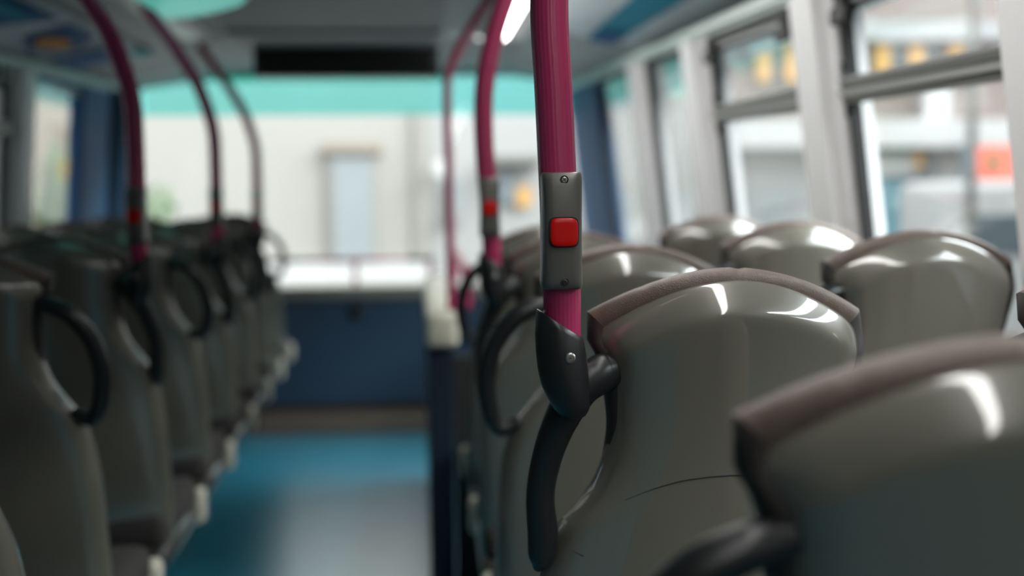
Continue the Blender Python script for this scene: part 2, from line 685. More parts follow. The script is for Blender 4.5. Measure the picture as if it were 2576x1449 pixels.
def bell_parts(parent, c, scale_y=1.0):
    """stop-request unit clamped on the pole; c = centre on the pole axis (parent space)"""
    H = .0605
    bm = bmesh.new()
    rings = []
    N = 40
    for zt in (-1, -.985, -.95, -.88, -.75, -.6, -.4, -.2, 0, .2, .4, .6, .75, .88, .95, .985, 1):
        w = .0206 + .0010 * zt * zt
        front = .0330 - .0048 * zt * zt
        back = .0205
        sh = 0.0
        if abs(zt) > .94:
            sh = (.0012 if abs(zt) < .98 else .0030) if abs(zt) < 1 else .0045
        ring = []
        for k in range(N):
            th = 2 * PI * k / N
            cs, sn = math.cos(th), math.sin(th)
            e = 5.0
            x = (w - sh * .35) * math.copysign(abs(cs) ** (2 / e), cs)
            yv = math.copysign(abs(sn) ** (2 / e), sn)
            y = yv * ((back - sh * .4) if yv > 0 else (front - sh))
            ring.append((c.x + x, c.y + y, c.z + zt * H))
        rings.append(ring)
    loft(bm, rings)
    fix(bm)
    unit = link('bell_push', bm, M['unit'], parent, flat_angle=50)
    yf = c.y - .0330
    bm = bmesh.new()
    loft(bm, [superell(c.x, c.z - .001, .0153, .0157, 5, 48, yf + .004), superell(c.x, c.z - .001, .0153, .0157, 5, 48, yf - .0006)], mi=1)
    loft(bm, [superell(c.x, c.z - .001, .0142, .0146, 4.6, 48, yf + .002), superell(c.x, c.z - .001, .0142, .0146, 4.6, 48, yf - .0030),
              superell(c.x, c.z - .001, .0138, .0142, 4.6, 48, yf - .0040), superell(c.x, c.z - .001, .0128, .0132, 4.6, 48, yf - .0045),
              superell(c.x, c.z - .001, .0090, .0093, 4.2, 48, yf - .0046), superell(c.x, c.z - .001, .004, .004, 3, 48, yf - .0046)])
    fix(bm)
    link('button', bm, [M['red'], M['dark']], unit, flat_angle=50)
    for s in (1, -1):
        zc = c.z + s * .0527
        zr = abs(.0527 / H)
        ys = c.y - (.0330 - .0048 * zr * zr) - .0004
        bm = bmesh.new()
        loft(bm, [superell(c.x + .0012, zc, .0044, .0044, 2, 24, ys + .002), superell(c.x + .0012, zc, .0044, .0044, 2, 24, ys)], mi=1)
        loft(bm, [superell(c.x + .0012, zc, .0030, .0030, 2, 20, ys + .001), superell(c.x + .0012, zc, .0030, .0030, 2, 20, ys - .0003), superell(c.x + .0012, zc, .0022, .0022, 2, 20, ys - .0006)])
        for ang in (.5, .5 + PI / 2):
            vs = bx(bm, -.0018, .0018, ys - .0008, ys - .0002, -.0004, .0004, mi=1)
            for v in vs:
                x, z = v.co.x, v.co.z
                v.co.x = c.x + .0012 + x * math.cos(ang) - z * math.sin(ang)
                v.co.z = zc + x * math.sin(ang) + z * math.cos(ang)
        fix(bm)
        link('screw', bm, [M['steel'] if s > 0 else M['black'], M['dark']], unit, smooth=False)
    return unit


def socket_parts(parent, m):
    """moulded cup that holds the pole foot on the seat shoulder; parent origin = pole axis on the seat, z from the floor"""
    N = 32
    rings = []
    #      drop   cx     rx    ry    slant
    prof = [(.0560, -.0045, .0212, .0212, .66), (.0548, -.0045, .0236, .0236, .66), (.0556, -.0045, .0247, .0245, .66), (.062, -.0044, .0258, .0255, .62),
            (.078, -.0040, .0272, .0268, .42), (.092, -.003, .0273, .0272, .18), (.106, -.0015, .0268, .0270, .05), (.122, .001, .0252, .0256, 0),
            (.136, .0045, .0220, .0230, 0), (.147, .0075, .0185, .0195, 0), (.1535, .009, .0135, .0150, 0), (.157, .010, .006, .008, 0)]
    for d, cx, rx, ry, sl in prof:
        ring = []
        for k in range(N):
            th = 2 * PI * k / N
            x = rx * math.cos(th)
            ring.append(((cx + x), ry * math.sin(th), TOP - d - sl * x))
        rings.append(ring)
    bm = bmesh.new()
    loft(bm, rings)
    fix(bm)
    so = link('pole_socket', mir(bm, m), M['black'], parent, flat_angle=60)
    bm = bmesh.new()
    cz, cx, y = TOP - .0887, .0032, -.0272
    loft(bm, [superell(cx, cz, .0056, .0056, 2, 24, y + .004), superell(cx, cz, .0056, .0056, 2, 24, y - .0006), superell(cx, cz, .0046, .0046, 2, 24, y - .0013), superell(cx, cz, .0032, .0032, 2, 24, y - .0013), superell(cx, cz, .0028, .0028, 2, 24, y - .0004)])
    loft(bm, [superell(cx, cz, .0017, .0017, 2, 16, y), superell(cx, cz, .0017, .0017, 2, 16, y - .0014)])
    loft(bm, [superell(cx, cz, .0009, .0009, 2, 12, y), superell(cx, cz, .0009, .0009, 2, 12, y - .0016)], mi=1)
    fix(bm)
    link('rivet', mir(bm, m), [M['steel'], M['dark']], so, flat_angle=40)
    return so


POLE_DX = -.1850     # pole axis from the headrest centre (right-hand seats)
POLE_DY = .036


def make_pole(seat, m, label, bend, top_z, unit=True, lean=0.0, unit_z=None):
    base = Vector(seat.location) + Vector((m * POLE_DX, POLE_DY, 0))
    t = thing('grab_pole', label, 'pole', base, 'pink grab poles')
    # bend: list of (height over eye, sideways shift)
    pts = [Vector((lean * (-.16), .02, TOP - .115))]
    for z, s in bend:
        pts.append(Vector((s, .0, EYE + z)))
    S = catmull(pts, 14)
    bm = bmesh.new()
    tube(bm, S, PR, seg=112, flute=28, famp=.00028)
    fix(bm)
    link('pole_tube', bm, M['pink'], t)
    socket_parts(t, m)
    if unit:
        uz = EYE - .045 if unit_z is None else EYE + unit_z
        # offset of the axis at the unit's height
        best = min(S, key=lambda p: abs(p.z - uz))
        bell_parts(t, Vector((best.x, best.y, uz)))
    return t


make_pole(seats_right[1], 1, 'pink pole in sharp focus with grey bell unit and red button',
          [(-.07, -.0025), (0, -.0055), (.1, -.0095), (.2, -.0135), (.28, -.004), (.36, .030), (.45, .085), (.56, .145)], .56, unit_z=-.039)
make_pole(seats_right[3], 1, 'blurred pink pole beside the aisle, curving up to the lit lamp strip',
          [(-.07, -.004), (0, -.009), (.1, -.016), (.2, -.016), (.28, -.004), (.36, .018), (.45, .055), (.56, .12)], .56, unit_z=-.028)
LB = [(-.07, 0), (0, 0), (.1, .0), (.2, -.003), (.28, -.022), (.36, -.052), (.43, -.092), (.50, -.135), (.57, -.185), (.63, -.225)]
make_pole(seats_left[2], -1, 'nearest and thickest pink pole on the left-hand side, bent toward the ceiling', LB, .6, unit_z=-.040)
make_pole(seats_left[4], -1, 'middle pink pole of the three on the left-hand side', LB, .6, unit_z=-.033)
make_pole(seats_left[6], -1, 'furthest, thinnest pink pole on the left-hand side before the windscreen', LB, .6, unit_z=-.033)

# ------------------------------------------------------------------ bus body
YB, YF = -1.6, 7.24            # rear wall, windscreen
SILL, HEAD = -.30, .460


def rise(y):
    return .030 * (y - 3.3)


def head(side):
    return HEAD if side > 0 else HEAD - .028


def xr(y, Z):
    return .965 - .010 * (y - 2.0) - .12 * Z


def xl(y, Z):
    return -(1.455 + .028 * (y - 2.15)) + .07 * Z


def wp(side, y, Z, off=0.0):
    x = xr(y, Z) + off if side > 0 else xl(y, Z) - off
    return Vector((x, y, EYE + Z))


bm = bmesh.new()
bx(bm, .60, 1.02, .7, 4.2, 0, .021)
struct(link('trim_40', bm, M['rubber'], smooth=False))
floor_bm = bmesh.new()
bx(floor_bm, -2.2, 1.4, YB - .1, YF + .15, -.12, 0)
struct(link('floor', floor_bm, M['floor'], smooth=False), 'glossy teal vinyl deck floor along the aisle', 'floor')

right_open = [(.30, 1.80), (1.99, 2.80), (3.04, 3.98), (4.24, 5.02), (5.24, 6.30)]
left_open = [(3.0, 4.92), (5.15, 6.05)]


def side_wall(side, openings, name, first):
    off = .07 * side
    bm = bmesh.new()
    for a, b in ((YB, 2.5), (2.5, YF + .1)):
        prism(bm, [wp(side, a, -EYE), wp(side, b, -EYE), wp(side, b, SILL), wp(side, a, SILL)], (off, 0, 0))
    fix(bm)
    struct(link(name, bm, M['wall'], smooth=False))
    # cant rail above the windows
    bm = bmesh.new()
    a, b = YB, YF + .1
    prism(bm, [wp(side, a, head(side) + rise(a)), wp(side, b, head(side) + rise(b)), wp(side, b, head(side) + .045 + rise(b)), wp(side, a, head(side) + .045 + rise(a))], (off, 0, 0))
    prism(bm, [wp(side, a, head(side) + .010 + rise(a), -.018), wp(side, b, head(side) + .010 + rise(b), -.018), wp(side, b, head(side) + .036 + rise(b), -.018), wp(side, a, head(side) + .036 + rise(a), -.018)], (.025 * side, 0, 0))
    fix(bm)
    struct(link('trim_%d' % first, bm, M['cant'], smooth=False))
    # pillars between the openings
    ed = [YB] + [v for o in openings for v in o] + [YF + .1]
    for i in range(0, len(ed), 2):
        a, b = ed[i], ed[i + 1]
        bm = bmesh.new()
        prism(bm, [wp(side, a, SILL), wp(side, b, SILL), wp(side, b, head(side) + rise(b)), wp(side, a, head(side) + rise(a))], (off, 0, 0))
        if .1 < b - a < .4:      # raised half-round cover on the real pillars
            q = (b - a) * .2
            prism(bm, [wp(side, a + q, SILL, -.03), wp(side, b - q * .6, SILL, -.03), wp(side, b - q * .6, head(side) + rise(b), -.03), wp(side, a + q, head(side) + rise(a), -.03)], (.035 * side, 0, 0))
        fix(bm)
        struct(link('trim_%d' % (first + 1 + i // 2), bm, M['bluepillar' if i + 2 >= len(ed) else 'pillar'], smooth=False))


side_wall(1, right_open, 'wall_right', 1)
side_wall(-1, left_open, 'wall_left', 10)


def side_window(n, side, y0, y1, hopper, label):
    root = thing('window_%d' % n, label, 'window', wp(side, (y0 + y1) / 2, SILL))
    struct(root)
    L = Vector(root.location)

    def W(y, Z, off=0):
        return wp(side, y, Z, off) - L
    t = .025 * side
    # black rubber gasket
    bm = bmesh.new()
    g = .022

    def H(y):
        return head(side) + rise(y)
    o = .012
    prism(bm, [W(y0, SILL, o), W(y1, SILL, o), W(y1, SILL + g, o), W(y0, SILL + g, o)], (t, 0, 0))
    prism(bm, [W(y0, H(y0) - g, o), W(y1, H(y1) - g, o), W(y1, H(y1), o), W(y0, H(y0), o)], (t, 0, 0))
    prism(bm, [W(y0, SILL + g, o), W(y0 + g, SILL + g, o), W(y0 + g, H(y0 + g) - g, o), W(y0, H(y0) - g, o)], (t, 0, 0))
    prism(bm, [W(y1 - g, SILL + g, o), W(y1, SILL + g, o), W(y1, H(y1) - g, o), W(y1 - g, H(y1 - g) - g, o)], (t, 0, 0))
    fix(bm)
    link('window_gasket', bm, M['bluepillar' if n == 8 else 'rubber'], root, smooth=False)
    bm = bmesh.new()
    prism(bm, [W(y0, SILL, .03), W(y1, SILL, .03), W(y1, H(y1), .03), W(y0, H(y0), .03)], (.006 * side, 0, 0))
    fix(bm)
    link('window_pane', bm, M['glass'], root, smooth=False)
    if hopper:
        zt = lambda y: .178 + .017 * (y - 2.0)
        a, b = y0 + .01, y1 - .01

        def strip(bm, lo, hi, off, th, mi):
            prism(bm, [W(a, zt(a) + lo, off), W(b, zt(b) + lo, off), W(b, zt(b) + hi, off), W(a, zt(a) + hi, off)], (th * side, 0, 0), mi)
        bm = bmesh.new()
        strip(bm, 0, .048, .000, .03, 0)
        strip(bm, .014, .026, -.010, .012, 1)
        strip(bm, .034, .047, -.004, .006, 0)
        strip(bm, .047, .054, -.006, .02, 1)
        fix(bm)
        link('transom_bar', bm, [M['alu'], M['alulight']], root, smooth=False)
        # opening hopper frame at the head
        bm = bmesh.new()
        prism(bm, [W(a, H(a) - .052, .002), W(b, H(b) - .052, .002), W(b, H(b) - .018, .002), W(a, H(a) - .018, .002)], (.02 * side, 0, 0), 0)
        prism(bm, [W(a, H(a) - .046, -.004), W(b, H(b) - .046, -.004), W(b, H(b) - .036, -.004), W(a, H(a) - .036, -.004)], (.008 * side, 0, 0), 1)
        # rounded gasket corners where the bar meets the pillars
        for yc, s in ((a, 1), (b, -1)):
            prism(bm, [W(yc, zt(yc) - .03, .004), W(yc + s * .035, zt(yc), .004), W(yc + s * .03, zt(yc) + .05, .004), W(yc, zt(yc) + .09, .004)], (.014 * side, 0, 0), 0)
        fix(bm)
        link('hopper_frame', bm, [M['rubber'], M['alulight']], root, smooth=False)
        for yc in (y0 + (y1 - y0) * .06, y0 + (y1 - y0) * .86):
            bm = bmesh.new()
            c = W(yc, H(yc) - .07, -.02)
            bx(bm, c.x - .012, c.x + .012, c.y - .05, c.y + .05, c.z - .018, c.z + .018, bevel=.005)
            bx(bm, c.x - .01, c.x + .03 * side, c.y - .02, c.y + .02, c.z + .005, c.z + .045, bevel=.004)
            link('window_catch', bm, M['rubber'], root, smooth=False)
    return root


wl = ['right side window behind the camera position', 'nearest right side window with dark hopper bar across it', 'second right side window with hopper bar, between the grey pillars',
      'narrow fixed right side window ahead of the second pillar', 'foremost right side window beside the blue corner pillar']
for n, (a, b) in enumerate(right_open):
    side_window(n + 1, 1, a, b, n in (0, 1, 2), wl[n])
side_window(7, -1, left_open[0][0], left_open[0][1], True, 'left side window with hopper bar at the left edge')
side_window(8, -1, left_open[1][0], left_open[1][1], False, 'foremost left side window with the tree behind it')

# ceiling: flat middle, sloping coves, front dome
LUMY = 5.25


def cz(y, Z=.612):
    return EYE + Z + rise(y) * .35 + .0


bm = bmesh.new()
prism(bm, [(-.98, YB, cz(YB)), (.42, YB, cz(YB)), (.42, LUMY, cz(LUMY)), (-.98, LUMY, cz(LUMY))], (0, 0, .06))
fix(bm)
struct(link('ceiling', bm, M['ceiling'], smooth=False), 'pale flat middle ceiling panel', 'ceiling')
for side, nm, xin, num in ((1, 'ceiling_right_cove', .42, 20), (-1, 'ceiling_left_cove', -.98, 21)):
    bm = bmesh.new()
    q = []
    a, b = YB, 5.9
    pa, pb = wp(side, a, head(side) + .045 + rise(a)), wp(side, b, head(side) + .045 + rise(b))
    for k in range(25):
        y0, y1 = a + (b - a) * k / 25, a + (b - a) * (k + 1) / 25
        qa, qb = wp(side, y0, head(side) + .045 + rise(y0)), wp(side, y1, head(side) + .045 + rise(y1))
        prism(bm, [(xin, y0, cz(y0)), qa, qb, (xin, y1, cz(y1))], (0, 0, .06))
    fix(bm)
    struct(link('trim_%d' % num, bm, M['ceiling'], smooth=False), 'pale sloping %s' % nm.replace('_', ' '), 'ceiling')
# front dome (grey), stepping down to the windscreen head
bm = bmesh.new()
WH = .665
prism(bm, [(-.98, LUMY, cz(LUMY)), (.42, LUMY, cz(LUMY)), (.42, YF + .1, EYE + WH + .015), (-.98, YF + .1, EYE + WH + .015)], (0, 0, .06))
pr0, pr1 = wp(1, 5.9, head(1) + .045 + rise(5.9)), wp(1, YF + .1, head(1) + .045 + rise(YF))
prism(bm, [(.42, LUMY, cz(LUMY)), (.42, YF + .1, EYE + WH + .015), pr1, pr0], (0, 0, .07))
pl0, pl1 = wp(-1, 5.9, head(-1) + .045 + rise(5.9)), wp(-1, YF + .1, head(-1) + .045 + rise(YF))
prism(bm, [(-.98, LUMY, cz(LUMY)), (-.98, YF + .1, EYE + WH + .015), pl1, pl0], (0, 0, .07))
# valance in front of the windscreen head
bx(bm, -1.75, 1.0, YF - .12, YF + .1, EYE + WH, EYE + WH + .10)
fix(bm)
struct(link('trim_22', bm, M['dome'], smooth=False), 'grey front ceiling dome above the windscreen', 'ceiling')
# shallow mid panel with a raised cross rib
bm = bmesh.new()
bx(bm, -.70, .085, 3.2, 5.33, cz(4.2) - .022, cz(4.2) + .02, bevel=.012)
bx(bm, -.70, .085, 4.75, 4.95, cz(4.2) - .034, cz(4.2) + .0, bevel=.008)
struct(link('trim_23', bm, M['dome'], smooth=False), 'dark grey central ceiling panel', 'ceiling')
# roof skin above everything so no light leaks in
bm = bmesh.new()
bx(bm, -1.75, 1.15, YB - .1, YF + .2, EYE + .80, EYE + .86)
bx(bm, -1.75, -1.55, YB - .1, YF + .2, EYE + .46, EYE + .82)
bx(bm, .98, 1.15, YB - .1, YF + .2, EYE + .46, EYE + .82)
struct(link('roof_skin', bm, M['grey'], smooth=False), 'outer roof shell of the bus', 'roof')
bm = bmesh.new()
bx(bm, -1.8, 1.2, YB - .1, YB, -.1, EYE + .82)
struct(link('wall_rear', bm, M['shelf'], smooth=False))

# dark display box under the front ceiling
t = thing('display_box', 'wide black display box hung under the ceiling above the windscreen', 'display', (-.315, 5.42, EYE + .56))
p0, p1 = at(636, 122, 5.42), at(1106, 192, 5.42)
bm = bmesh.new()
bx(bm, p0.x + .315, p1.x + .315, 0, .14, p1.z - EYE - .56, p0.z - EYE - .56 + .02, bevel=.006)
link('display_case', bm, M['black'], t, flat_angle=40)
bm = bmesh.new()
bx(bm, p0.x + .345, p1.x + .285, -.004, .004, p1.z - EYE - .545, p0.z - EYE - .575)
link('display_screen', bm, M['dark'], t, smooth=False)

# lamp strips along both edges of the middle ceiling


def lamp_strip(x0, x1, lit, label):
    t = thing('ceiling_lamp', label, 'lamp', ((x0 + x1) / 2, 1.8, cz(1.8)))
    L = Vector(t.location)
    w = (x1 - x0) / 2
    ya, yb = YB + .02, LUMY
    tl = .055 if lit else .012          # the lit strip is tilted toward the window seats

    def sec(y, k):
        c = cz(y) - L.z
        return [(-w * k, y - L.y, c - tl * (.5 + .5 * k)), (w * k, y - L.y, c - .010), (w * k, y - L.y, c + .003), (-w * k, y - L.y, c - tl * (.5 + .5 * k) + .012)]
    bm = bmesh.new()
    loft(bm, [sec(ya, 1), sec(yb - .14, 1), sec(yb - .07, .92), sec(yb - .02, .7), sec(yb, .35)])
    fix(bm)
    link('lamp_diffuser', bm, M['lamp'] if lit else M['lampoff'], t, smooth=False)
    bm = bmesh.new()
    prism(bm, [(-w - .02, ya - L.y, cz(ya) - L.z + .005), (-w - .003, ya - L.y, cz(ya) - L.z - tl - .003), (-w + .004, ya - L.y, cz(ya) - L.z + .005)], (0, yb - .14 - ya, cz(yb - .14) - cz(ya)))
    for xa, xb in ((w, w + .075), (-w - .03, -w)):
        prism(bm, [(xa, YB + .02 - L.y, cz(YB) - L.z - .010), (xb, YB + .02 - L.y, cz(YB) - L.z - .010), (xb, LUMY - L.y, cz(LUMY) - L.z - .010), (xa, LUMY - L.y, cz(LUMY) - L.z - .010)], (0, 0, .02))
    fix(bm)
    link('lamp_housing', bm, M['grey'], t, smooth=False)
    return t


lamp_strip(.262, .352, True, 'bright white lamp strip along the right side of the ceiling')
lamp_strip(-.93, -.86, False, 'unlit pale teal lamp strip along the left side of the ceiling')

# teal tinted roof light; its emission stands in for daylight through the glass
M['rooflight'] = emit_mat('emissive_teal_roof_light', (0.10, 0.80, 0.66), 0.42)
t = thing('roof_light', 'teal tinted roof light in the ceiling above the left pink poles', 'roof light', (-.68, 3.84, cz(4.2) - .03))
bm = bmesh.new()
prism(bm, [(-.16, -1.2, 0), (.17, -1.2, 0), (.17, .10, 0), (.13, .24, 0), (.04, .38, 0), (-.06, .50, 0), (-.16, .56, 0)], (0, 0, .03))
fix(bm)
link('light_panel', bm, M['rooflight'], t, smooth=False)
bm = bmesh.new()
tube(bm, [Vector((-.16, -1.2, .01)), Vector((-.16, .56, .01)), Vector((-.06, .50, .01)), Vector((.04, .38, .01)), Vector((.13, .24, .01)), Vector((.17, .10, .01)), Vector((.17, -1.2, .01))], .010, seg=8, up=Vector((0, 0, 1)))
link('panel_rim', fix(bm), M['dome'], t)

# ------------------------------------------------------------------ posters in the coves
def cove_pt(side, s, y, lift=.006):
    xin = .42 if side > 0 else -.98
    a = Vector((xin, y, cz(y)))
    b = wp(side, y, head(side) + .045 + rise(y))
    p = a.lerp(b, s)
    p.z -= lift
    return p


def poster(label, side, s0, s1, y0, y1, base, blobs):
    c = cove_pt(side, (s0 + s1) / 2, (y0 + y1) / 2, .008)
    t = thing('advert_poster', label, 'poster', c, 'adverts along the ceiling coves')
    bm = bmesh.new()
    prism(bm, [cove_pt(side, s0, y0, .008) - c, cove_pt(side, s1, y0, .008) - c, cove_pt(side, s1, y1, .008) - c, cove_pt(side, s0, y1, .008) - c], (0, 0, -.003))
    fix(bm)
    link('poster_sheet', bm, base, t, smooth=False)
    for m, pts, lift in blobs:
        bm = bmesh.new()
        prism(bm, [cove_pt(side, s0 + (s1 - s0) * a, y0 + (y1 - y0) * b, lift) - c for a, b in pts], (0, 0, -.001))
        fix(bm)
        link('printed_shape', bm, m, t, smooth=False)


def ell(cx, cy, rx, ry, n=20):
    return [(cx + rx * math.cos(2 * PI * k / n), cy + ry * math.sin(2 * PI * k / n)) for k in range(n)]


P_dblue = mat('poster_deep_blue', (0.006, 0.12, 0.30), rough=0.6, spec=0.12, var=.3, vscale=5)
P_teal = mat('poster_teal', (0.01, 0.28, 0.42), rough=0.6, spec=0.12, var=.15, vscale=5)
P_pale = mat('poster_pale', (0.66, 0.76, 0.79), rough=0.6, spec=0.12, var=.12, vscale=6)
P_orange = mat('poster_orange', (0.85, 0.38, 0.04), rough=0.6, spec=0.12, var=.25, vscale=20)
P_cyan = mat('poster_cyan', (0.06, 0.62, 0.66), rough=0.6, spec=0.12, var=.1)
poster('deep blue advert with an orange oval at the top left corner', -1, .25, .88, 3.35, 4.92, P_pale,
       [(P_dblue, [(.05, 0), (.75, 0), (.6, .45), (.1, .55)], .020), (P_dblue, [(.10, .62), (.62, .66), (.92, .90), (.5, 1.0), (.12, .86)], .020), (P_teal, [(.15, .2), (.4, .2), (.35, .4), (.2, .45)], .030), (P_orange, ell(.50, .80, .16, .10), .030)])
poster('blue and pale advert between the orange one and the blue corner pillar', -1, .25, .88, 4.97, 5.60, P_pale,
       [(P_dblue, [(.25, .1), (.95, .15), (.95, .9), (.45, .9)], .020), (P_cyan, [(.0, .5), (.14, .5), (.14, .9), (.0, .9)], .020)])
poster('pale advert with a broad teal-blue stripe above the right windows', 1, .08, .82, 2.9, 4.78, P_pale,
       [(P_teal, [(.40, 0), (.78, 0), (.80, 1.0), (.50, 1.0), (.46, .5)], .020), (P_dblue, [(.52, .8), (.78, .8), (.78, .99), (.52, .99)], .030)])

# ------------------------------------------------------------------ front end
# windscreen
root = thing('window_9', 'wide front windscreen with teal sun band along the top', 'window', (-.34, YF, EYE))
struct(root)
xL, xR = -1.66, .98
bm = bmesh.new()
zb, zt_, zm = -.50, WH + .02, .445
bx(bm, xL + .34, xR + .34, .03, .036, zb, zm)
link('windscreen_pane', bm, M['wind'], root, smooth=False)
bm = bmesh.new()
bx(bm, xL + .34, xR + .34, .03, .036, zm, zt_)
link('sun_band', bm, M['tint'], root, smooth=False)
bm = bmesh.new()
bx(bm, xL + .34, -1.28, .022, .028, zm - .0, zt_)
bx(bm, -.85, .52, .022, .028, WH - .03, zt_)
link('sun_band_edge', bm, M['tintdark'], root, smooth=False)
bm = bmesh.new()
prism(bm, [wp(-1, 6.62, SILL - .1, -.014), wp(-1, YF + .02, SILL - .1, -.014), wp(-1, YF + .02, .62, -.014), wp(-1, 6.62, .56, -.014)], (-.03, 0, 0))
fix(bm)
struct(link('trim_31', bm, M['mattnavy'], smooth=False), 'dark navy edge of the left windscreen pillar', 'pillar')
# lower front wall, dash shelf, step
bm = bmesh.new()
bx(bm, -1.8, 1.05, 7.0, YF + .1, .12, EYE - .56)
wf = struct(link('wall_front', bm, M['blue'], smooth=False), 'dark blue panel below the windscreen', 'wall')
bm = bmesh.new()
bx(bm, -1.8, 1.05, 7.02, YF + .1, 0, .13)
struct(link('baseboard_front', bm, M['rubber'], smooth=False))
bm = bmesh.new()
bx(bm, -1.8, 1.05, 6.97, YF + .1, EYE - .567, EYE - .496, bevel=.012)
struct(link('trim_33', bm, M['shelf'], smooth=False), 'taupe dash shelf along the foot of the windscreen', 'shelf')
bm = bmesh.new()
bx(bm, -1.8, 1.05, 6.76, 7.03, 0, .09, bevel=.008)
struct(link('trim_34', bm, M['step'], smooth=False), 'brown step in front of the blue panel', 'step')
t = bpy.data.objects.new('panel_latch', None)
COL.objects.link(t)
t.location = at(896, 782, 7.0)
t.parent = wf
bm = bmesh.new()
loft(bm, [superell(0, 0, .034, .046, 2.4, 28, .0), superell(0, 0, .034, .046, 2.4, 28, -.012), superell(0, 0, .026, .036, 2.4, 28, -.02), superell(0, 0, .010, .015, 2, 28, -.022)])
fix(bm)
link('latch_plate', bm, M['rubber'], t)
bm = bmesh.new()
bx(bm, -.007, .007, -.04, -.018, -.028, .028, bevel=.004)
link('latch_handle', bm, M['rubber'], t)

# hand rail across the windscreen
rl = at(650, 656, 7.02)
rr = at(1092, 652, 7.02)
t = thing('front_handrail', 'pink and black handrail running across the foot of the windscreen', 'handrail', (0, 7.02, rl.z))
bm = bmesh.new()
tube(bm, [Vector((rl.x + .22, 0, 0)), Vector((rr.x - .12, 0, 0))], .012, seg=14)
link('rail_tube', fix(bm), M['pink'], t)
for a, b in ((rl.x, rl.x + .24), (rr.x - .14, rr.x)):
    bm = bmesh.new()
    tube(bm, [Vector((a, 0, 0)), Vector((b, 0, 0))], .015, seg=14)
    link('rail_sleeve', fix(bm), M['black'], t)
pm = at(893, 655, 7.02)
for xx in (rl.x + .03, pm.x, rr.x - .02):
    bm = bmesh.new()
    tube(bm, [Vector((xx, 0, -.002)), Vector((xx, .06, EYE - .50 - rl.z))], .012, seg=12, up=Vector((1, 0, 0)))
    link('rail_post', fix(bm), M['pink'], t)

# stair partition on the right of the aisle, cream cap on a navy panel
t = thing('stair_partition', 'navy stair partition with a cream top cap beside the second right pole', 'partition', (.06, 4.7, 0))
bm = bmesh.new()
bx(bm, -.045, .035, -.78, .90, 0, EYE - .46, bevel=.004)
link('partition_panel', bm, M['darknavy'], t, smooth=False)
bm = bmesh.new()
bx(bm, .037, .84, -.77, -.74, 0, EYE - .50)
link('partition_end', bm, M['rubber'], t, smooth=False)
bm = bmesh.new()
bx(bm, -.05, .05, -.82, .92, EYE - .47, EYE - .358, bevel=.022, seg=4)
link('partition_cap', bm, M['cream'], t, flat_angle=50)
# third pole rising from the partition, with its low rail
t = thing('grab_pole', 'thin washed-out pink pole standing on the cream stair partition', 'pole', (.085, 3.97, EYE - .37), 'pink grab poles')
bm = bmesh.new()
S = catmull([Vector((.006, 0, 0)), Vector((.004, 0, .2)), Vector((.002, 0, .45)), Vector((.0, 0, .66)), Vector((.006, 0, .74)), Vector((.030, 0, .80)), Vector((.075, 0, .88)), Vector((.14, 0, .975))], 10)
tube(bm, S, .0135, seg=20)
link('pole_tube', fix(bm), M['pink'], t)
bm = bmesh.new()
tube(bm, [Vector((.006, 0, -.015)), Vector((.006, 0, .012))], .024, seg=20)
link('pole_flange', fix(bm), M['black'], t)
t = thing('stair_handrail', 'pink low handrail above the stair partition', 'handrail', (.14, 4.0, EYE - .24))
bm = bmesh.new()
S = catmull([Vector((.0, 0, -.12)), Vector((.0, 0, -.03)), Vector((.0, .03, 0)), Vector((.0, .12, .0)), Vector((.0, 1.35, 0)), Vector((0, 1.45, -.02)), Vector((0, 1.47, -.12))], 6)
tube(bm, S, .016, seg=16, up=Vector((1, 0, 0)))
link('rail_tube', fix(bm), M['pink'], t)

# ------------------------------------------------------------------ outside
M['fcream'] = mat('cream_render_wall', (0.265, 0.258, 0.243), rough=0.8, var=.05, vscale=.6)
M['fwhite'] = mat('white_render_wall', (0.27, 0.272, 0.272), rough=0.8, var=.06, vscale=.6)
M['fpink'] = mat('pinkish_stone', (0.19, 0.155, 0.142), rough=0.8, var=.12, vscale=1.2)
M['fsand'] = mat('sand_stone', (0.205, 0.170, 0.135), rough=0.8, var=.15, vscale=1.2)
M['fblocker'] = mat('dark_blocker_wall', (0.055, 0.045, 0.040), rough=0.85, var=.2, vscale=3)  # kept dark so the unseen street blocks reflect little light
M['fpale'] = mat('pale_stone_surround', (0.225, 0.215, 0.20), rough=0.8, var=.06)
M['fband'] = mat('white_cornice', (0.42, 0.42, 0.42), rough=0.7, var=.03)
M['fblue'] = mat('pale_blue_shutter', (0.205, 0.23, 0.24), rough=0.5, var=.05)
M['fdark'] = mat('shop_glass', (0.10, 0.13, 0.15), rough=0.15, var=.3, vscale=1.5)
M['fteal'] = mat('shop_teal', (0.084, 0.198, 0.240), rough=0.5, var=.3, vscale=1.5)
M['forange'] = mat('orange_blind', (0.480, 0.270, 0.072), rough=0.7, var=.15)
M['fred'] = mat('red_awning_cloth', (0.372, 0.072, 0.042), rough=0.8, var=.2, vscale=2)
M['fgreen'] = mat('green_cloth', (0.05, 0.22, 0.10), rough=0.8, var=.2)
M['fsign'] = mat('mint_sign', (0.132, 0.408, 0.336), rough=0.6, var=.05)
M['road'] = mat('pale_asphalt', (0.170, 0.170, 0.170), rough=0.9, var=.1, vscale=.5)
M['leaf'] = mat('leaf_green', (0.07, 0.12, 0.05), rough=0.7, var=.4, vscale=3)
M['bark'] = mat('bark', (0.12, 0.09, 0.07), rough=0.9, var=.2)
M['steelgrey'] = mat('lamp_post_paint', (0.13, 0.13, 0.12), rough=0.5)
GZ = EYE - 3.4


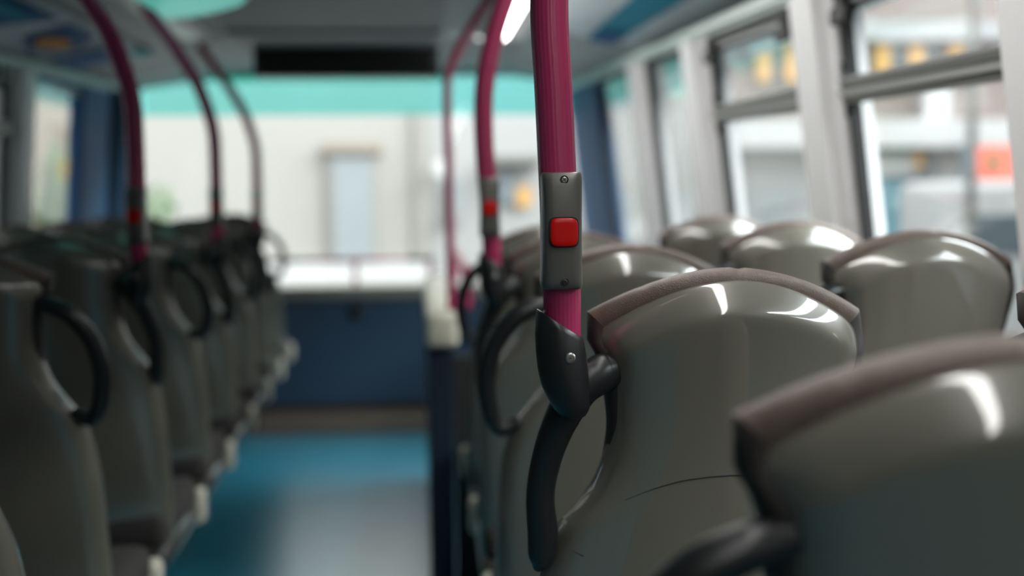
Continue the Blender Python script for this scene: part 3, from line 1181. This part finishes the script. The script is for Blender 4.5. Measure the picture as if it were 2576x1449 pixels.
def rect(bm, px0, py0, px1, py1, Y, th=.1, mi=0):
    a, b = at(px0, py0, Y), at(px1, py1, Y)
    bx(bm, min(a.x, b.x), max(a.x, b.x), Y, Y + th, min(a.z, b.z), max(a.z, b.z), mi=mi)


bm = bmesh.new()
bx(bm, -60, 60, -30, 70, GZ - .3, GZ)
struct(link('ground', bm, M['road'], smooth=False))


def building(label, x0, x1, Y, ztop, m, name='building'):
    t = thing(name, label, 'building', (0, 0, 0))
    bm = bmesh.new()
    bx(bm, x0, x1, Y, Y + 8, GZ, ztop)
    link('facade_wall', bm, m, t, smooth=False)
    return t


def facade_part(t, name, m, px0, py0, px1, py1, Y, th=.1, out=.12):
    bm = bmesh.new()
    rect(bm, px0, py0, px1, py1, Y - out, th)
    return link(name, bm, m, t, smooth=False)


Y1 = 22.0
b1 = building('cream building filling the windscreen, with a tall pale window', at(250, 500, Y1).x, at(1084, 500, Y1).x, Y1, EYE + 7, M['fcream'])
fr = facade_part(b1, 'window_surround', M['fpale'], 820, 370, 955, 655, Y1, .10, .10)
facade_part(fr, 'window_pane', M['fblue'], 835, 392, 938, 660, Y1, .08, .14)
facade_part(b1, 'window_head', M['fsand'], 815, 362, 960, 384, Y1, .25, .22)
facade_part(b1, 'corner_stone', M['fpale'], 1040, 280, 1078, 660, Y1, .1, .08)
facade_part(b1, 'shop_fascia', M['fband'], 640, 668, 1075, 715, Y1, .3, .3)
Y2 = 22.0
b2 = building('white building behind the second right pole', at(1085, 500, Y2).x, at(1509, 500, Y2).x, Y2, EYE + 9, M['fwhite'])
facade_part(b2, 'shop_canopy', M['steelgrey'], 1235, 392, 1365, 410, Y2, .5, .5)
w = facade_part(b2, 'shop_window', M['fdark'], 1250, 440, 1300, 510, Y2)
facade_part(b2, 'shop_poster', M['forange'], 1300, 470, 1335, 520, Y2)
facade_part(b2, 'blue_shutter', M['fblue'], 1120, 455, 1160, 560, Y2)
for px, py in ((1128, 397), (1132, 545)):
    facade_part(b2, 'red_sign', M['fred'], px - 9, py - 14, px + 9, py + 14, Y2, .1, .3)
bm = bmesh.new()
c = at(1108, 425, Y2 - .5)
loft(bm, [[(c.x + r * math.cos(a * PI / 12), c.y + yy, c.z + r * math.sin(a * PI / 12)) for a in range(24)] for r, yy in ((.14, .08), (.15, .04), (.15, 0), (.12, -.03))])
link('glint_disc', fix(bm), M['fband'], b2, smooth=False)  # white disc stands in for a blurred point of light
Y3 = 22.0
b3 = building('pale building seen through the forward right windows', at(1510, 500, Y3).x, at(1799, 500, Y3).x - .05, Y3, EYE + 9, M['fwhite'])
facade_part(b3, 'shop_sign', M['fsign'], 1662, 140, 1732, 235, Y3, .3, .5)
for a, c in ((1555, 470), (1700, 470)):
    f = facade_part(b3, 'window_surround', M['fsand'], a - 6, c - 10, a + 60, c + 140, Y3, .1, .06)
    facade_part(f, 'window_pane', M['fblue'], a, c, a + 52, c + 130, Y3, .1, .12)
Y4 = 22.0
b4 = building('pinkish stone building with white cornice seen through the nearest right window', at(1800, 500, Y4).x + .02, at(3300, 500, Y4).x, Y4, EYE + 9, M['fpink'])
facade_part(b4, 'cornice', M['fband'], 1825, 302, 3300, 362, Y4, .6, .6)
facade_part(b4, 'upper_band', M['fwhite'], 1825, 52, 3300, 100, Y4, .3, .3)
facade_part(b4, 'ground_floor', M['fwhite'], 1825, 362, 3300, 760, Y4, .1, .12)
for a in (1905, 1975, 2118, 2205, 2290, 2390, 2640):
    f = facade_part(b4, 'upper_window', M['fdark'], a, 106, a + 62, 215, Y4, .1, .06)
    facade_part(f, 'orange_blind', M['forange'], a, 112, a + 34, 205, Y4, .05, .14)
facade_part(b4, 'upper_pilaster', M['fband'], 2330, 180, 2390, 300, Y4, .15, .2)
f = facade_part(b4, 'shop_window', M['fdark'], 2165, 370, 2350, 640, Y4, .1, .18)
facade_part(f, 'shop_lettering_board', M['fband'], 2185, 385, 2300, 440, Y4, .1, .25)
facade_part(f, 'shop_display', M['fteal'], 2190, 455, 2270, 600, Y4, .1, .25)
facade_part(f, 'gold_emblem', M['forange'], 2297, 382, 2322, 425, Y4, .1, .25)
f = facade_part(b4, 'shop_window', M['fblue'], 1890, 470, 2010, 640, Y4, .1, .18)
bm = bmesh.new()
a0, a1 = at(2445, 372, Y4 - 1.0), at(2620, 372, Y4 - 1.0)
c0, c1 = at(2445, 452, Y4 - 2.0), at(2620, 452, Y4 - 2.0)
prism(bm, [a0, a1, c1, c0], (0, .05, .04))
t = link('shop_awning', fix(bm), M['fred'], b4, smooth=False)
bm = bmesh.new()
rect(bm, 2487, 395, 2515, 420, Y4 - 1.9, .05)
link('green_patch', bm, M['fgreen'], t, smooth=False)
t = thing('delivery_van', 'white van parked under the red awning, its roof in the near window', 'van', (at(2520, 560, 17).x, 17.5, GZ))
bm = bmesh.new()
zz = at(2520, 455, 17).z - GZ
bx(bm, -.95, 1.6, -.9, .9, .45, zz, bevel=.18, seg=4)
link('van_body', bm, M['fband'], t, flat_angle=40)
bm = bmesh.new()
bx(bm, -.7, .6, -.93, -.88, zz - 1.0, zz - .45, bevel=.02)
link('van_window', bm, M['fdark'], t, smooth=False)
for xx in (-.5, 1.1):
    bm = bmesh.new()
    tube(bm, [Vector((xx, -.92, .33)), Vector((xx, -.70, .33))], .33, seg=24, up=Vector((0, 0, 1)))
    link('wheel', fix(bm), M['rubber'], t)
t = thing('street_lamp', 'dark lamp post crossing the near right window, with a pale box on it', 'lamp post', (at(2442, 500, 15).x, 15, GZ))
bm = bmesh.new()
tube(bm, [Vector((0, 0, 0)), Vector((0, 0, 4)), Vector((0, 0, 8.5))], [.07, .055, .04], seg=12)
link('post', fix(bm), M['steelgrey'], t)
bm = bmesh.new()
bx(bm, -.16, .02, -.12, -.06, at(2430, 450, 15).z - GZ, at(2430, 365, 15).z - GZ)
link('post_sign', bm, M['fblue'], t, smooth=False)
bm = bmesh.new()
bx(bm, -.15, .75, -.1, .1, 8.4, 8.55, bevel=.03)
link('lamp_head', bm, M['steelgrey'], t)
Y5 = 22.0
b5 = building('beige building beyond the foremost left window', at(-500, 500, Y5).x, at(249, 500, Y5).x - .02, Y5, EYE + 8, M['fsand'])
facade_part(b5, 'white_band', M['fband'], -300, 250, 28, 320, Y5, .3, .3)
facade_part(b5, 'pale_shop_front', M['fband'], -300, 360, 28, 620, Y5, .1, .2)
facade_part(b5, 'dark_opening', M['fdark'], -60, 205, 40, 245, Y5, .1, .12)
# street tree
tp = at(155, 470, 16)
t = thing('street_tree', 'small green street tree outside the foremost left window', 'tree', (tp.x, 16, GZ))
bm = bmesh.new()
tube(bm, [Vector((0, 0, 0)), Vector((.05, 0, 1.4)), Vector((-.03, 0, 3.0)), Vector((.02, 0, 4.2))], [.11, .09, .06, .03], seg=10)
link('trunk', fix(bm), M['bark'], t)
bm = bmesh.new()
for k in range(900):
    th, ph = random.random() * 2 * PI, math.acos(random.uniform(-1, 1))
    r = random.random() ** .4
    h = 3.15 + .95 * r * math.cos(ph)
    wd = .36 if h < 3.3 else .30
    c = Vector((wd * r * math.sin(ph) * math.cos(th), wd * r * math.sin(ph) * math.sin(th), h))
    s = random.uniform(.04, .09)
    e1 = Vector((random.uniform(-1, 1), random.uniform(-1, 1), random.uniform(-1, 1))).normalized() * s
    e2 = e1.orthogonal().normalized() * s * .5
    bm.faces.new([bm.verts.new(c - e1), bm.verts.new(c + e2), bm.verts.new(c + e1), bm.verts.new(c - e2)])
link('foliage', bm, M['leaf'], t, smooth=False)
tp = at(395, 520, 14)
t = thing('street_shrub', 'green shrub low outside the windscreen beside the nearest left pole', 'shrub', (tp.x, 14, GZ))
bm = bmesh.new()
tube(bm, [Vector((0, 0, 0)), Vector((.03, 0, 1.2)), Vector((0, 0, 2.6))], [.05, .04, .02], seg=8)
link('stem', fix(bm), M['bark'], t)
bm = bmesh.new()
for k in range(420):
    th, ph = random.random() * 2 * PI, math.acos(random.uniform(-1, 1))
    r = random.random() ** .5
    c = Vector((.26 * r * math.sin(ph) * math.cos(th), .26 * r * math.sin(ph) * math.sin(th), 2.85 + .75 * r * math.cos(ph)))
    s = random.uniform(.03, .07)
    e1 = Vector((random.uniform(-1, 1), random.uniform(-1, 1), random.uniform(-1, 1))).normalized() * s
    e2 = e1.orthogonal().normalized() * s * .5
    bm.faces.new([bm.verts.new(c - e1), bm.verts.new(c + e2), bm.verts.new(c + e1), bm.verts.new(c - e2)])
link('foliage', bm, M['leaf'], t, smooth=False)

# unseen street blocks, added and sized to cut low sky light
for n, (x0, x1, y1, top, m) in enumerate(((9.5, 17.0, 17.0, 4.2, 'fblocker'), (-13.0, -5.2, 14.5, 12.0, 'fblocker'))):
    bm = bmesh.new()
    bx(bm, x0, x1, -40, y1, GZ, EYE + top)
    xf = x0 if n == 0 else x1
    for k in range(14):
        yy = -38 + 3.8 * k
        for z in (EYE - .8,) + ((EYE + 2.2, EYE + 5.2, EYE + 8.2) if n else ()):
            bx(bm, xf - .06, xf + .06, yy, yy + 1.3, z, z + 1.8, mi=1)
    struct(link('wall_sky_block_%s' % ('right' if n == 0 else 'left'), bm, [M[m], M['fdark']], smooth=False))

# ------------------------------------------------------------------ sky
w = bpy.data.worlds.new('overcast_sky')
SC.world = w
w.use_nodes = True
nt = w.node_tree
bg = nt.nodes['Background']
tc = nt.nodes.new('ShaderNodeTexCoord')
sp = nt.nodes.new('ShaderNodeSeparateXYZ')
nt.links.new(tc.outputs['Generated'], sp.inputs[0])
mr = nt.nodes.new('ShaderNodeMapRange')
mr.interpolation_type = 'SMOOTHSTEP'
mr.inputs['From Min'].default_value = .15
mr.inputs['From Max'].default_value = .75
mr.inputs['To Min'].default_value = 5.0
mr.inputs['To Max'].default_value = 22.0
nt.links.new(sp.outputs['X'], mr.inputs['Value'])
nt.links.new(mr.outputs['Result'], bg.inputs['Strength'])
bg.inputs['Color'].default_value = (0.93, 0.97, 1.0, 1)

# ------------------------------------------------------------------ colour management
vs = SC.view_settings
SC.display_settings.display_device = 'sRGB'
vs.view_transform = 'Standard'
vs.look = 'None'
vs.gamma = 1.0
vs.use_curve_mapping = False
vs.exposure = 0.0
SC.cycles.use_denoising = True
SC.cycles.max_bounces = 8
SC.cycles.diffuse_bounces = 4
SC.cycles.transparent_max_bounces = 12
SC.cycles.sample_clamp_indirect = 6.0
